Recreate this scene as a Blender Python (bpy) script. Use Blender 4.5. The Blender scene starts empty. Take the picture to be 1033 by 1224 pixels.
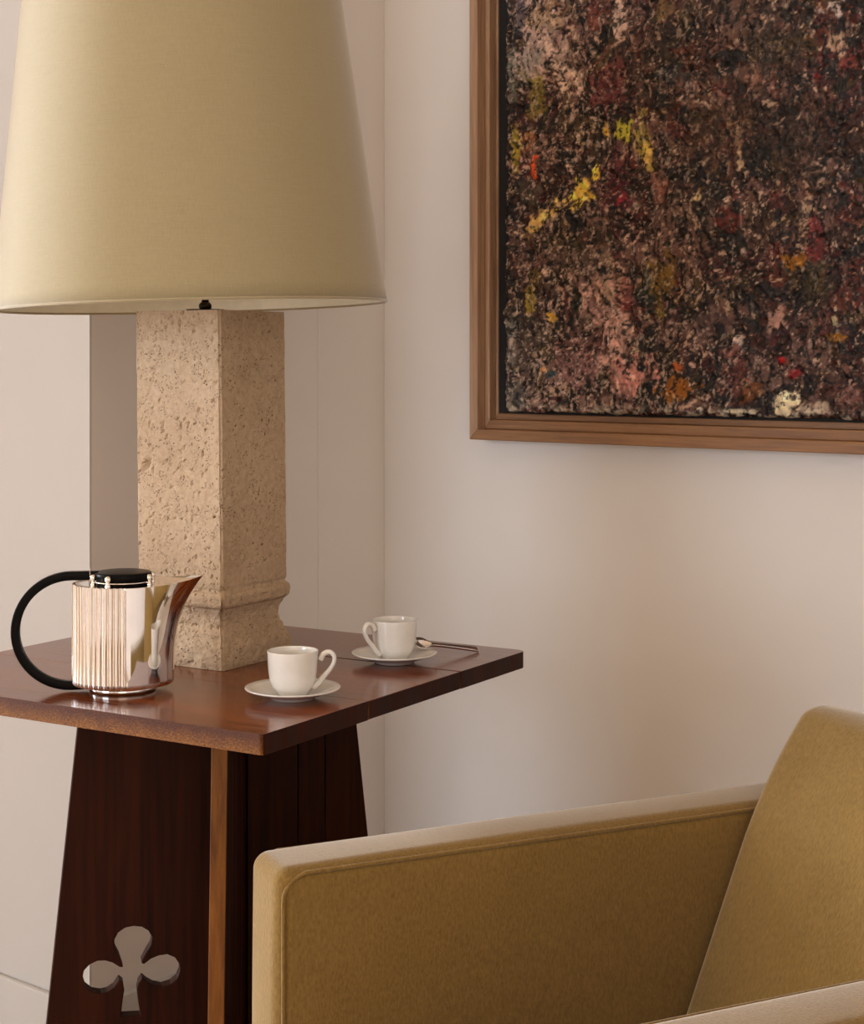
import bpy, bmesh, math, random
import numpy as np
from mathutils import Vector, Matrix

scene = bpy.context.scene
C = scene.collection
rad = math.radians

# ------------------------------------------------------------------ camera, light, exposure
H = 1.14                                   # eye height
cam_d = bpy.data.cameras.new('camera')
cam = bpy.data.objects.new('camera', cam_d)
C.objects.link(cam)
cam.location = (0, 0, H)
cam.rotation_euler = (rad(90), 0, 0)
cam_d.sensor_fit = 'HORIZONTAL'
cam_d.sensor_width = 36.0
cam_d.lens = 36.0 * 2000.0 / 1033.0
cam_d.shift_y = -184.0 / 1033.0
cam_d.clip_start = 0.05
scene.camera = cam

scene.view_settings.view_transform = 'Standard'
scene.view_settings.look = 'None'
scene.view_settings.gamma = 1.0
scene.view_settings.use_curve_mapping = False
scene.view_settings.exposure = -0.13

world = bpy.data.worlds.new('sky')
scene.world = world
world.use_nodes = True
world.node_tree.nodes['Background'].inputs[0].default_value = (0.75, 0.85, 1.0, 1)
world.node_tree.nodes['Background'].inputs[1].default_value = 0.6

WALL_T = 39.0                              # the room is turned against the camera
W1 = Vector((math.cos(rad(WALL_T)), -math.sin(rad(WALL_T)), 0))
W2 = Vector((math.sin(rad(WALL_T)), math.cos(rad(WALL_T)), 0))
def wpt(s1, s2, z): return W1 * s1 + W2 * s2 + Vector((0, 0, z))

FRONT_S2 = -5.5                             # wall behind the camera
S1L, S1R, CEIL = -5.4, 1.9, 2.95            # far left wall, right wall, ceiling
WIN_A = (-1.05, 0.15, 0.45, 2.60)           # tall window in the far left wall: s2 range, z range
WIN_B = (-4.4, -1.7, 0.40, 2.75)             # wide window in the wall behind the camera: s1 range, z range
FILL_OPENING = (-3.8, -0.6, 0.60, 2.60)             # added opening in the right wall for a warm fill light: s2 range, z range
def daylight(name, win, loc, aim, energy, color):
    ld = bpy.data.lights.new(name, 'AREA')
    ld.shape = 'RECTANGLE'
    ld.size = win[1] - win[0]
    ld.size_y = win[3] - win[2]
    ld.energy = energy
    ld.color = color
    lo = bpy.data.objects.new(name, ld)
    C.objects.link(lo)
    lo.location = loc
    lo.rotation_euler = aim.to_track_quat('-Z', 'Y').to_euler()
daylight('daylight_far_left_window', WIN_A, wpt(S1L - 0.16, (WIN_A[0] + WIN_A[1]) / 2, (WIN_A[2] + WIN_A[3]) / 2), W1, 360, (0.88, 0.97, 1.10))
daylight('daylight_front_window', WIN_B, wpt((WIN_B[0] + WIN_B[1]) / 2, FRONT_S2 - 0.16, (WIN_B[2] + WIN_B[3]) / 2), W2, 215, (0.86, 0.96, 1.10))
daylight('warm_fill_right', FILL_OPENING, wpt(S1R + 0.16, (FILL_OPENING[0] + FILL_OPENING[1]) / 2, (FILL_OPENING[2] + FILL_OPENING[3]) / 2), -W1, 50, (1.0, 0.80, 0.56))  # warm fill light added from the right, no source known there

# ------------------------------------------------------------------ helpers
def srgb(r, g, b):
    f = lambda c: (c / 255 / 12.92) if c / 255 <= 0.04045 else ((c / 255 + 0.055) / 1.055) ** 2.4
    return (f(r), f(g), f(b), 1.0)

def material(name):
    m = bpy.data.materials.new(name)
    m.use_nodes = True
    nt = m.node_tree
    return m, nt, nt.nodes['Principled BSDF'], nt.nodes['Material Output']

def node(nt, kind, **kw):
    n = nt.nodes.new(kind)
    for k, v in kw.items():
        if isinstance(k, str) and hasattr(n, k): setattr(n, k, v)
    return n

def coords(nt, scale=(1, 1, 1), which='Object'):
    tc = node(nt, 'ShaderNodeTexCoord')
    mp = node(nt, 'ShaderNodeMapping')
    mp.inputs['Scale'].default_value = scale
    nt.links.new(tc.outputs[which], mp.inputs['Vector'])
    return mp.outputs['Vector']

def noise(nt, vec, scale, detail=4, rough=0.55, dist=0.0):
    n = node(nt, 'ShaderNodeTexNoise')
    n.inputs['Scale'].default_value = scale
    n.inputs['Detail'].default_value = detail
    n.inputs['Roughness'].default_value = rough
    n.inputs['Distortion'].default_value = dist
    nt.links.new(vec, n.inputs['Vector'])
    return n.outputs['Fac']

def ramp(nt, fac, stops):
    r = node(nt, 'ShaderNodeValToRGB')
    el = r.color_ramp.elements
    while len(el) < len(stops): el.new(0.5)
    for e, (p, c) in zip(el, stops):
        e.position = p
        e.color = c if len(c) == 4 else (*c, 1)
    nt.links.new(fac, r.inputs['Fac'])
    return r.outputs['Color']

def mixc(nt, fac, a, b, mode='MIX'):
    m = node(nt, 'ShaderNodeMix', data_type='RGBA', blend_type=mode)
    for s, v in ((0, fac), (6, a), (7, b)):
        if hasattr(v, 'is_linked') or hasattr(v, 'links'): nt.links.new(v, m.inputs[s])
        else: m.inputs[s].default_value = v
    return m.outputs[2]

def bump(nt, bsdf, height, strength, dist):
    b = node(nt, 'ShaderNodeBump')
    b.inputs['Strength'].default_value = strength
    b.inputs['Distance'].default_value = dist
    nt.links.new(height, b.inputs['Height'])
    nt.links.new(b.outputs['Normal'], bsdf.inputs['Normal'])

def g(v): return (v, v, v, 1)

# ------------------------------------------------------------------ materials
def mat_plaster(name, col):
    m, nt, p, o = material(name)
    v = coords(nt)
    n1 = noise(nt, v, 3.0, 3)
    c2 = tuple(x * 0.96 for x in col[:3]) + (1,)
    nt.links.new(ramp(nt, n1, [(0.3, c2), (0.7, col)]), p.inputs['Base Color'])
    p.inputs['Roughness'].default_value = 0.75
    p.inputs['Specular IOR Level'].default_value = 0.25
    bump(nt, p, noise(nt, v, 120, 3), 0.05, 0.002)
    return m

def mat_wood(name, dark, mid, light, rough=0.22, axis=0, scale=1.0, coat=0.3, spec=0.4):
    m, nt, p, o = material(name)
    sc = [14 * scale] * 3
    sc[axis] = 1.2 * scale
    v = coords(nt, tuple(sc))
    n1 = noise(nt, v, 1.6, 6, 0.6, 1.2)
    sc2 = [90 * scale] * 3
    sc2[axis] = 3 * scale
    v2 = coords(nt, tuple(sc2))
    n2 = noise(nt, v2, 1.5, 4, 0.6)
    base = ramp(nt, n1, [(0.25, dark), (0.5, mid), (0.78, light)])
    col = mixc(nt, 0.45, base, ramp(nt, n2, [(0.35, dark), (0.65, light)]))
    nt.links.new(col, p.inputs['Base Color'])
    r = ramp(nt, n2, [(0.3, g(rough * 0.8)), (0.7, g(rough * 1.35))])
    nt.links.new(r, p.inputs['Roughness'])
    p.inputs['Coat Weight'].default_value = coat
    p.inputs['Coat Roughness'].default_value = 0.10
    p.inputs['Specular IOR Level'].default_value = spec
    bump(nt, p, n2, 0.12, 0.0008)
    return m

def mat_plain(name, col, rough=0.5, metal=0.0, spec=0.5, coat=0.0):
    m, nt, p, o = material(name)
    v = coords(nt)
    n1 = noise(nt, v, 60, 3)
    c2 = tuple(x * 0.93 for x in col[:3]) + (1,)
    nt.links.new(ramp(nt, n1, [(0.3, c2), (0.7, col)]), p.inputs['Base Color'])
    p.inputs['Roughness'].default_value = rough
    p.inputs['Metallic'].default_value = metal
    p.inputs['Specular IOR Level'].default_value = spec
    p.inputs['Coat Weight'].default_value = coat
    return m

def mat_velvet():
    m, nt, p, o = material('mohair_velvet')
    v = coords(nt)
    big = noise(nt, v, 5, 3, 0.5)
    fine = noise(nt, coords(nt, (420, 420, 160)), 1.0, 3, 0.7)
    a = ramp(nt, big, [(0.3, srgb(112, 86, 42)), (0.7, srgb(130, 102, 52))])
    col = mixc(nt, 0.35, a, ramp(nt, fine, [(0.3, srgb(92, 68, 30)), (0.7, srgb(156, 126, 74))]))
    nt.links.new(col, p.inputs['Base Color'])
    p.inputs['Roughness'].default_value = 0.9
    p.inputs['Specular IOR Level'].default_value = 0.1
    p.inputs['Sheen Weight'].default_value = 0.7
    p.inputs['Sheen Roughness'].default_value = 0.4
    p.inputs['Sheen Tint'].default_value = (1.0, 0.90, 0.78, 1)
    bump(nt, p, fine, 0.25, 0.002)
    return m

def mat_stone():
    m, nt, p, o = material('pitted_stone')
    v = coords(nt)
    big = noise(nt, v, 9, 5, 0.6)
    fine = noise(nt, v, 160, 5, 0.7)
    base = ramp(nt, big, [(0.28, srgb(160, 134, 106)), (0.5, srgb(178, 153, 125)), (0.75, srgb(190, 166, 138))])
    base = mixc(nt, 0.35, base, ramp(nt, fine, [(0.3, srgb(146, 120, 94)), (0.7, srgb(204, 182, 156))]))
    heights = []
    cols = base
    for sc, lo_, hi_, dens in ((75, 0.08, 0.2, 0.60), (170, 0.10, 0.26, 0.56), (340, 0.12, 0.32, 0.52)):
        vo = node(nt, 'ShaderNodeTexVoronoi')
        vo.inputs['Scale'].default_value = sc
        vo.inputs['Randomness'].default_value = 1.0
        wob = node(nt, 'ShaderNodeTexNoise')
        wob.inputs['Scale'].default_value = sc * 0.9
        nt.links.new(v, wob.inputs['Vector'])
        add = node(nt, 'ShaderNodeVectorMath', operation='MULTIPLY_ADD')
        nt.links.new(wob.outputs['Color'], add.inputs[0])
        add.inputs[1].default_value = (0.9 / sc,) * 3
        nt.links.new(v, add.inputs[2])
        nt.links.new(add.outputs[0], vo.inputs['Vector'])
        pit = ramp(nt, vo.outputs['Distance'], [(lo_, g(0)), (hi_, g(1))])
        mask = ramp(nt, noise(nt, v, sc * 0.22, 3, 0.6), [(dens - 0.03, g(1)), (dens + 0.03, g(0))])
        h = mixc(nt, 1.0, pit, mask, 'LIGHTEN')
        heights.append(h)
        cols = mixc(nt, h, srgb(112, 84, 58), cols)
    nt.links.new(cols, p.inputs['Base Color'])
    hh = heights[0]
    for h in heights[1:]: hh = mixc(nt, 1.0, hh, h, 'MULTIPLY')
    hh = mixc(nt, 0.25, hh, fine)
    p.inputs['Roughness'].default_value = 0.9
    p.inputs['Specular IOR Level'].default_value = 0.15
    bump(nt, p, hh, 0.7, 0.003)
    return m

def mat_shade():
    m, nt, p, o = material('linen_shade')
    w1 = noise(nt, coords(nt, (40, 40, 900)), 1.0, 2)
    w2 = noise(nt, coords(nt, (900, 900, 30)), 1.0, 2)
    col = mixc(nt, 0.5, ramp(nt, w1, [(0.3, srgb(166, 152, 116)), (0.7, srgb(178, 164, 128))]),
               ramp(nt, w2, [(0.3, srgb(164, 150, 114)), (0.7, srgb(180, 166, 130))]))
    nt.links.new(col, p.inputs['Base Color'])
    p.inputs['Roughness'].default_value = 0.7
    p.inputs['Specular IOR Level'].default_value = 0.2
    p.inputs['Sheen Weight'].default_value = 1.0
    p.inputs['Sheen Roughness'].default_value = 0.45
    p.inputs['Sheen Tint'].default_value = (1.0, 0.98, 1.0, 1)
    t = node(nt, 'ShaderNodeBsdfTranslucent')
    t.inputs['Color'].default_value = srgb(226, 190, 120)
    mx = node(nt, 'ShaderNodeMixShader')
    mx.inputs[0].default_value = 0.18
    nt.links.new(p.outputs[0], mx.inputs[1])
    nt.links.new(t.outputs[0], mx.inputs[2])
    bump(nt, p, w1, 0.06, 0.001)
    nt.links.new(mx.outputs[0], o.inputs['Surface'])
    return m

def mat_edge():
    m, nt, p, o = material('worn_mahogany_edge')
    n1 = noise(nt, coords(nt, (130, 130, 260)), 2.2, 6, 0.75, 0.3)
    dark = ramp(nt, n1, [(0.3, srgb(34, 11, 1)), (0.55, srgb(78, 36, 6)), (0.78, srgb(120, 66, 18))])
    gold = ramp(nt, n1, [(0.28, srgb(66, 30, 5)), (0.48, srgb(106, 60, 12)), (0.72, srgb(170, 118, 42))])
    sep = node(nt, 'ShaderNodeSeparateXYZ')
    nt.links.new(coords(nt), sep.inputs[0])
    w = node(nt, 'ShaderNodeMath', operation='MULTIPLY_ADD')           # wear creeps up unevenly from the lower arris
    nt.links.new(noise(nt, coords(nt, (30, 30, 30)), 1.5, 3), w.inputs[0])
    w.inputs[1].default_value = 0.016
    nt.links.new(sep.outputs[2], w.inputs[2])
    mask = ramp(nt, map_range(nt, w.outputs[0], 0.7045, 0.7225), [(0.0, g(1)), (1.0, g(0))])
    nt.links.new(mixc(nt, mask, dark, gold), p.inputs['Base Color'])
    p.inputs['Roughness'].default_value = 0.45
    p.inputs['Specular IOR Level'].default_value = 0.2
    bump(nt, p, n1, 0.5, 0.001)
    return m

def map_range(nt, v, a, b):
    n = node(nt, 'ShaderNodeMapRange')
    nt.links.new(v, n.inputs[0])
    n.inputs[1].default_value, n.inputs[2].default_value = a, b
    return n.outputs[0]

def mat_paint():
    m, nt, p, o = material('impasto_oil_paint')
    a = node(nt, 'ShaderNodeAttribute', attribute_name='paint')
    v = coords(nt)
    n = noise(nt, v, 260, 4, 0.7)
    c = mixc(nt, 0.30, a.outputs['Color'], ramp(nt, n, [(0.25, g(0.02)), (0.75, g(0.5))]), 'OVERLAY')
    nt.links.new(c, p.inputs['Base Color'])
    p.inputs['Roughness'].default_value = 0.5
    p.inputs['Specular IOR Level'].default_value = 0.35
    bump(nt, p, n, 0.7, 0.002)
    return m

M = {}
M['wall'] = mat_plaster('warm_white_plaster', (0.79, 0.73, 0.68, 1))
M['wall_left'] = mat_plaster('dimmed_wall_plaster', (0.575, 0.55, 0.53, 1))  # left wall's plaster darkened to stand in for less light falling there
M['trim'] = mat_plaster('painted_trim', (0.585, 0.56, 0.54, 1))
M['ceiling'] = mat_plaster('ceiling_paint', (0.86, 0.70, 0.50, 1))
M['floor'] = mat_wood('oak_floor', srgb(172, 146, 120), srgb(190, 164, 138), srgb(204, 180, 154), 0.45, 0, 0.6, 0.0)
M['table'] = mat_wood('polished_mahogany', srgb(68, 25, 5), srgb(108, 48, 11), srgb(142, 72, 20), 0.16, 0, 1.0, 0.08)
M['board'] = mat_wood('dark_mahogany', srgb(26, 7, 2), srgb(42, 13, 4), srgb(64, 27, 9), 0.5, 2, 1.0, 0.0, 0.12)
M['edge'] = mat_edge()
M['strip'] = mat_wood('amber_end_board', srgb(84, 46, 14), srgb(116, 68, 22), srgb(146, 94, 38), 0.4, 2, 1.0, 0.0, 0.2)
M['frame'] = mat_wood('walnut_frame', srgb(104, 68, 40), srgb(140, 98, 62), srgb(164, 120, 80), 0.5, 0, 2.0, 0.0)
M['frame_v'] = mat_wood('walnut_frame_lit_upright', srgb(134, 100, 74), srgb(168, 132, 102), srgb(188, 152, 122), 0.5, 2, 2.0, 0.0)  # same walnut made paler; light caught by the uprights put into its colour
M['stone'] = mat_stone()
M['shade'] = mat_shade()
M['lining'] = mat_plain('brightening_lining', (0.88, 0.82, 0.66, 1), 0.9, 0.0, 0.1)
M['bronze'] = mat_plain('dark_bronze', srgb(52, 38, 26), 0.4, 0.8)
M['silver'] = mat_plain('polished_silver', (0.93, 0.89, 0.85, 1), 0.045, 1.0)
M['black'] = mat_plain('black_resin', (0.003, 0.0025, 0.0025, 1), 0.3, 0.0, 0.08)
M['china'] = mat_plain('white_porcelain', (0.80, 0.77, 0.73, 1), 0.12, 0.0, 0.5, 0.4)
M['steel'] = mat_plain('spoon_steel', (0.86, 0.83, 0.80, 1), 0.2, 1.0)
M['velvet'] = mat_velvet()
M['paint'] = mat_paint()
M['black_gap'] = mat_plain('black_backing', (0.004, 0.003, 0.003, 1), 0.8)
M['leg'] = mat_plain('dark_leg_wood', srgb(48, 28, 16), 0.4)

# ------------------------------------------------------------------ object builders
def link(name, mesh, mats, parent=None, loc=(0, 0, 0), rz=0.0, smooth=False):
    o = bpy.data.objects.new(name, mesh)
    C.objects.link(o)
    for m in (mats if isinstance(mats, (list, tuple)) else [mats]): mesh.materials.append(m)
    o.location = loc
    o.rotation_euler = (0, 0, rz)
    o.parent = parent
    if smooth:
        mesh.polygons.foreach_set('use_smooth', [True] * len(mesh.polygons))
    return o

def from_bm(name, bm):
    bmesh.ops.recalc_face_normals(bm, faces=bm.faces)
    me = bpy.data.meshes.new(name)
    bm.to_mesh(me)
    bm.free()
    return me

def root(name, loc, rz, label, cat, group=None):
    o = bpy.data.objects.new(name, None)
    C.objects.link(o)
    o.location = loc
    o.rotation_euler = (0, 0, rz)
    o.empty_display_size = 0.1
    o['label'] = label
    o['category'] = cat
    if group: o['group'] = group
    return o

def tag(o, label, cat, group=None):
    o['label'] = label
    o['category'] = cat
    if group: o['group'] = group
    return o

def bevel(o, w, seg=3, angle=35):
    b = o.modifiers.new('bevel', 'BEVEL')
    b.width = w
    b.segments = seg
    b.limit_method = 'ANGLE'
    b.angle_limit = rad(angle)
    b.harden_normals = False
    return o

def box_bm(bm, x0, x1, y0, y1, z0, z1):
    vs = [bm.verts.new(p) for p in ((x0, y0, z0), (x1, y0, z0), (x1, y1, z0), (x0, y1, z0),
                                    (x0, y0, z1), (x1, y0, z1), (x1, y1, z1), (x0, y1, z1))]
    for f in ((0, 3, 2, 1), (4, 5, 6, 7), (0, 1, 5, 4), (1, 2, 6, 5), (2, 3, 7, 6), (3, 0, 4, 7)):
        bm.faces.new([vs[i] for i in f])

def box(name, x0, x1, y0, y1, z0, z1):
    bm = bmesh.new()
    box_bm(bm, x0, x1, y0, y1, z0, z1)
    return from_bm(name, bm)

def lathe(name, prof, n=64, closed=False):
    vs, fs = [], []
    m = len(prof)
    for i in range(n):
        a = 2 * math.pi * i / n
        for r, z in prof: vs.append((r * math.cos(a), r * math.sin(a), z))
    for i in range(n):
        j = (i + 1) % n
        for k in range(m - 1 if not closed else m):
            l = (k + 1) % m
            fs.append((i * m + k, j * m + k, j * m + l, i * m + l))
    me = bpy.data.meshes.new(name)
    me.from_pydata(vs, [], fs)
    bm = bmesh.new()
    bm.from_mesh(me)
    bmesh.ops.remove_doubles(bm, verts=bm.verts, dist=1e-6)
    bpy.data.meshes.remove(me)
    return from_bm(name, bm)

def catmull(pts, n=8, closed=False):
    P = [Vector(p) for p in pts]
    out = []
    m = len(P)
    rng = range(m) if closed else range(m - 1)
    for i in rng:
        p1, p2 = P[i], P[(i + 1) % m]
        p0 = P[i - 1] if (closed or i > 0) else p1 * 2 - p2
        p3 = P[(i + 2) % m] if (closed or i + 2 < m) else p2 * 2 - p1
        for k in range(n):
            t = k / n
            out.append(0.5 * ((2 * p1) + (p2 - p0) * t + (2 * p0 - 5 * p1 + 4 * p2 - p3) * t * t
                              + (3 * p1 - p0 - 3 * p2 + p3) * t ** 3))
    if not closed: out.append(P[-1])
    return out

def sweep(name, path, section, up=Vector((0, 1, 0)), scales=None, caps=True):
    """section: list of (a, b): a along the path's normal, b along 'up'."""
    bm = bmesh.new()
    rings = []
    n = len(path)
    for i, p in enumerate(path):
        t = (path[min(i + 1, n - 1)] - path[max(i - 1, 0)]).normalized()
        u = (up - t * up.dot(t)).normalized()
        nn = t.cross(u)
        s = scales[i] if scales else (1, 1)
        rings.append([bm.verts.new(p + nn * (a * s[0]) + u * (b * s[1])) for a, b in section])
    k = len(section)
    for r0, r1 in zip(rings, rings[1:]):
        for j in range(k):
            bm.faces.new((r0[j], r0[(j + 1) % k], r1[(j + 1) % k], r1[j]))
    if caps:
        bm.faces.new(rings[0])
        bm.faces.new(list(reversed(rings[-1])))
    return from_bm(name, bm)

def circ(r, n=12, ry=None):
    ry = ry or r
    return [(r * math.cos(2 * math.pi * i / n), ry * math.sin(2 * math.pi * i / n)) for i in range(n)]

def rrect(a, b, r, n=4):
    out = []
    for cx, cy, s in ((a - r, b - r, 0), (-a + r, b - r, 90), (-a + r, -b + r, 180), (a - r, -b + r, 270)):
        for k in range(n + 1):
            t = rad(s + 90 * k / n)
            out.append((cx + r * math.cos(t), cy + r * math.sin(t)))
    return out

def prism(name, loops, t0, t1, tf):
    """polygon (first loop outer, others holes) extruded from t0 to t1; tf maps (u, v, t) to a point."""
    bm = bmesh.new()
    es = []
    for lp in loops:
        vs = [bm.verts.new((u, v, 0)) for u, v in lp]
        for i in range(len(vs)): es.append(bm.edges.new((vs[i], vs[(i + 1) % len(vs)])))
    bmesh.ops.triangle_fill(bm, use_beauty=True, use_dissolve=False, edges=es)
    bot = list(bm.faces)
    ex = bmesh.ops.extrude_face_region(bm, geom=bot)
    top = [e for e in ex['geom'] if isinstance(e, bmesh.types.BMVert)]
    tops = set(top)
    for v in bm.verts:
        v.co = tf(v.co.x, v.co.y, t1 if v in tops else t0)
    return from_bm(name, bm)

def rounded_box(name, hx, hy, hz, r, flat=10, k=5, puff=(0, 0, 0)):
    def ax(h):
        c = [-(h - r) + (h - r) * 2 * i / flat for i in range(flat + 1)]
        e = [(h - r) + r * math.tan(rad(45 * (i + 1) / k)) for i in range(k)]
        return [-x for x in reversed(e)] + c + e
    axs = [ax(hx), ax(hy), ax(hz)]
    hs = (hx, hy, hz)
    bm = bmesh.new()
    for a in range(3):
        b, c = (a + 1) % 3, (a + 2) % 3
        for s in (-1, 1):
            grid = []
            for u in axs[b]:
                row = []
                for w in axs[c]:
                    p = [0, 0, 0]
                    p[a], p[b], p[c] = s * hs[a], u, w
                    q = [max(-(hs[i] - r), min(hs[i] - r, p[i])) for i in range(3)]
                    d = Vector(p) - Vector(q)
                    n = d.normalized()
                    v = Vector(q) + n * r
                    for i in range(3):
                        j, l = (i + 1) % 3, (i + 2) % 3
                        v[i] += (n[i] * abs(n[i])) * puff[i] * max(0, math.cos(v[j] / hs[j] * math.pi / 2)) ** 0.7 * max(0, math.cos(v[l] / hs[l] * math.pi / 2)) ** 0.7
                    row.append(bm.verts.new(v))
                grid.append(row)
            for i in range(len(grid) - 1):
                for j in range(len(grid[0]) - 1):
                    bm.faces.new((grid[i][j], grid[i + 1][j], grid[i + 1][j + 1], grid[i][j + 1]))
    bmesh.ops.remove_doubles(bm, verts=bm.verts, dist=1e-5)
    return from_bm(name, bm)

# ------------------------------------------------------------------ the room
RZ_W = -rad(WALL_T)
def structure(name, boxes, m):
    bm = bmesh.new()
    for b in boxes: box_bm(bm, *b)
    o = link(name, from_bm(name, bm), m, None, (0, 0, 0), RZ_W)
    o['kind'] = 'structure'
    return o

S1C, S2L, S2P = -2.139, 1.759, 2.49          # projecting corner, left wall plane, picture wall plane
structure('floor', [(S1L - .2, S1R + .2, FRONT_S2 - .2, S2P + .2, -0.1, 0)], M['floor'])
structure('ceiling', [(S1L - .2, S1R + .2, FRONT_S2 - .2, S2P + .2, CEIL, CEIL + .1)], M['ceiling'])
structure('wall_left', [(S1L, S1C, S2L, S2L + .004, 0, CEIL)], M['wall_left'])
structure('wall_return', [(S1L, S1C, S2L + .004, S2P + .2, 0, CEIL)], M['wall'])
structure('light_block_pier', [(-3.12, -3.0, 0.95, S2L, 0, CEIL)], M['wall'])  # unseen nib, added to keep the far left window's light off the left wall
structure('wall_back', [(S1C, S1R, S2P, S2P + .2, 0, CEIL)], M['wall'])
a, b, c, d = FILL_OPENING
structure('wall_right', [(S1R, S1R + .2, FRONT_S2, a, 0, CEIL), (S1R, S1R + .2, b, S2P + .2, 0, CEIL), (S1R, S1R + .2, a, b, 0, c), (S1R, S1R + .2, a, b, d, CEIL)], M['wall'])
x0, x1, t = S1R + .05, S1R + .10, 0.05
structure('fill_opening_frame', [(x0, x1, a, a + t, c, d), (x0, x1, b - t, b, c, d), (x0, x1, a, b, c, c + t), (x0, x1, a, b, d - t, d), (x0, x1, (a + b) / 2 - .02, (a + b) / 2 + .02, c, d)], M['trim'])  # frame around the added fill light
a, b, c, d = WIN_A
structure('wall_far_left', [(S1L - .2, S1L, FRONT_S2, a, 0, CEIL), (S1L - .2, S1L, b, S2P + .2, 0, CEIL), (S1L - .2, S1L, a, b, 0, c), (S1L - .2, S1L, a, b, d, CEIL)], M['wall'])
x0, x1, t = S1L - .10, S1L - .05, 0.05
structure('window_1', [(x0, x1, a, a + t, c, d), (x0, x1, b - t, b, c, d), (x0, x1, a, b, c, c + t), (x0, x1, a, b, d - t, d),
                       (x0, x1, (a + b) / 2 - .02, (a + b) / 2 + .02, c, d), (x0, x1, a, b, c + 1.4, c + 1.44)], M['trim'])
a, b, c, d = WIN_B
structure('wall_front', [(S1L, a, FRONT_S2 - .2, FRONT_S2, 0, CEIL), (b, S1R, FRONT_S2 - .2, FRONT_S2, 0, CEIL), (a, b, FRONT_S2 - .2, FRONT_S2, 0, c), (a, b, FRONT_S2 - .2, FRONT_S2, d, CEIL)], M['wall'])
y0, y1 = FRONT_S2 - .10, FRONT_S2 - .05
structure('window_2', [(a, a + t, y0, y1, c, d), (b - t, b, y0, y1, c, d), (a, b, y0, y1, c, c + t), (a, b, y0, y1, d - t, d)] +
          [(a + (b - a) * q / 3 - .02, a + (b - a) * q / 3 + .02, y0, y1, c, d) for q in (1, 2)], M['trim'])
bb = structure('baseboard_left', [(S1L, S1C + .012, S2L - .012, S2L, 0, 0.09)], M['trim'])
bevel(bb, 0.004, 2)
structure('baseboard_return', [(S1C, S1C + .012, S2L, S2P, 0, 0.09)], M['trim'])
structure('baseboard_back', [(S1C + .012, S1R, S2P - .012, S2P, 0, 0.09)], M['trim'])
tr = structure('trim_1', [(S1C, S1C + .0025, 2.302, S2P, 0.09, CEIL)], M['wall'])
bevel(tr, 0.0015, 2)

# ------------------------------------------------------------------ side table
TAB_T = 31.2
T1 = Vector((math.cos(rad(TAB_T)), -math.sin(rad(TAB_T)), 0))
T2 = Vector((math.sin(rad(TAB_T)), math.cos(rad(TAB_T)), 0))
def tpt(t1, t2, z): return T1 * t1 + T2 * t2 + Vector((0, 0, z))
TZ = 0.72
TC = tpt(-1.45, 1.8125, 0)
table = root('side_table', TC, -rad(TAB_T), 'dark polished mahogany side table with crossed boards and trefoil cutout', 'table')

def plank_outline(x0, x1, y0, y1, rc):
    """rc: radii for corners (x0,y0),(x1,y0),(x1,y1),(x0,y1)"""
    out = []
    for (cx, cy, sx, sy, s), r in zip(((x0, y0, 1, 1, 180), (x1, y0, -1, 1, 270), (x1, y1, -1, -1, 0), (x0, y1, 1, -1, 90)), rc):
        if r <= 0: out.append((cx, cy)); continue
        for k in range(6):
            a = rad(s + 90 * k / 5)
            out.append((cx + sx * r + r * math.cos(a), cy + sy * r + r * math.sin(a)))
    return out

hx0, hx1 = -0.322, 0.322
bounds = [-0.3145, -0.1005, 0.1255, 0.3145]
for i in range(3):
    ya = bounds[i] + (0.0009 if i else 0)
    yb = bounds[i + 1] - (0.0009 if i < 2 else 0)
    rc = (0.012 if i == 0 else 0, 0.005 if i == 0 else 0, 0.016 if i == 2 else 0, 0.02 if i == 2 else 0)
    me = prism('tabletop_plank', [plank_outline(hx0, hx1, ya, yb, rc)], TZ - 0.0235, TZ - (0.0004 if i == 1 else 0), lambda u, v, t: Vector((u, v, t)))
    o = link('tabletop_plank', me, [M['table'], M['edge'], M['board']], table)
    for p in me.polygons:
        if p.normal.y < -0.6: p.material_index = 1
        elif abs(p.normal.z) < 0.5: p.material_index = 2  # side edges in darker board wood; their shade put into the colour
    bevel(o, 0.0032 if i != 1 else 0.0015, 3, 50)
# crossed boards: own turn against the top
BT = rad(13.8) + rad(TAB_T)                  # in table space
Rb = Matrix.Rotation(BT, 4, 'Z')
def bhalf(z, s=1): return (0.198 if s > 0 else 0.183) + 0.103 * (0.64 - z)
ZT = TZ - 0.0235
TH = 0.021
# trefoil outline, metres, about its own centre
tre = [(343,290),(325,235),(305,195),(303,160),(320,128),(352,108),(390,103),(428,110),(458,130),(475,160),(470,195),(448,230),(425,275),
       (437,285),(470,262),(505,250),(545,247),(580,265),(602,298),(604,330),(590,365),(560,388),(520,397),(480,385),(450,365),(430,345),
       (412,370),(406,400),(412,460),(422,522),(332,518),(340,450),(348,395),(343,362),(325,345),(300,380),(270,398),(240,402),(200,392),
       (170,365),(158,325),(165,290),(190,265),(225,251),(260,252),(295,265),(327,288)]
k = 1 / 3.973 / 862.0
hole_c = (-0.1098, 0.308)
hole = [(hole_c[0] + (x - 385.4) * k, hole_c[1] - (y - 317.8) * k) for x, y in tre]
JX = 0.033                                   # where the two boards cross
def board(name, za, loops, yoff=0.0):
    return prism(name, loops, yoff - TH / 2, yoff + TH / 2, lambda u, v, t: Rb @ Vector((u, t, v)))
wing = [(-bhalf(0, -1), 0.0), (JX - TH / 2 - .003, 0.0), (JX - TH / 2 - .003, ZT), (-bhalf(ZT, -1), ZT)]
o = link('board', board('board', 0, [wing, hole]), M['board'], table)
o['label'] = 'left wing board with trefoil cutout'
bevel(o, 0.0012, 2, 60)
xs = [JX + TH / 2 + .003, 0.1165, 0.1545, None]
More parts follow.
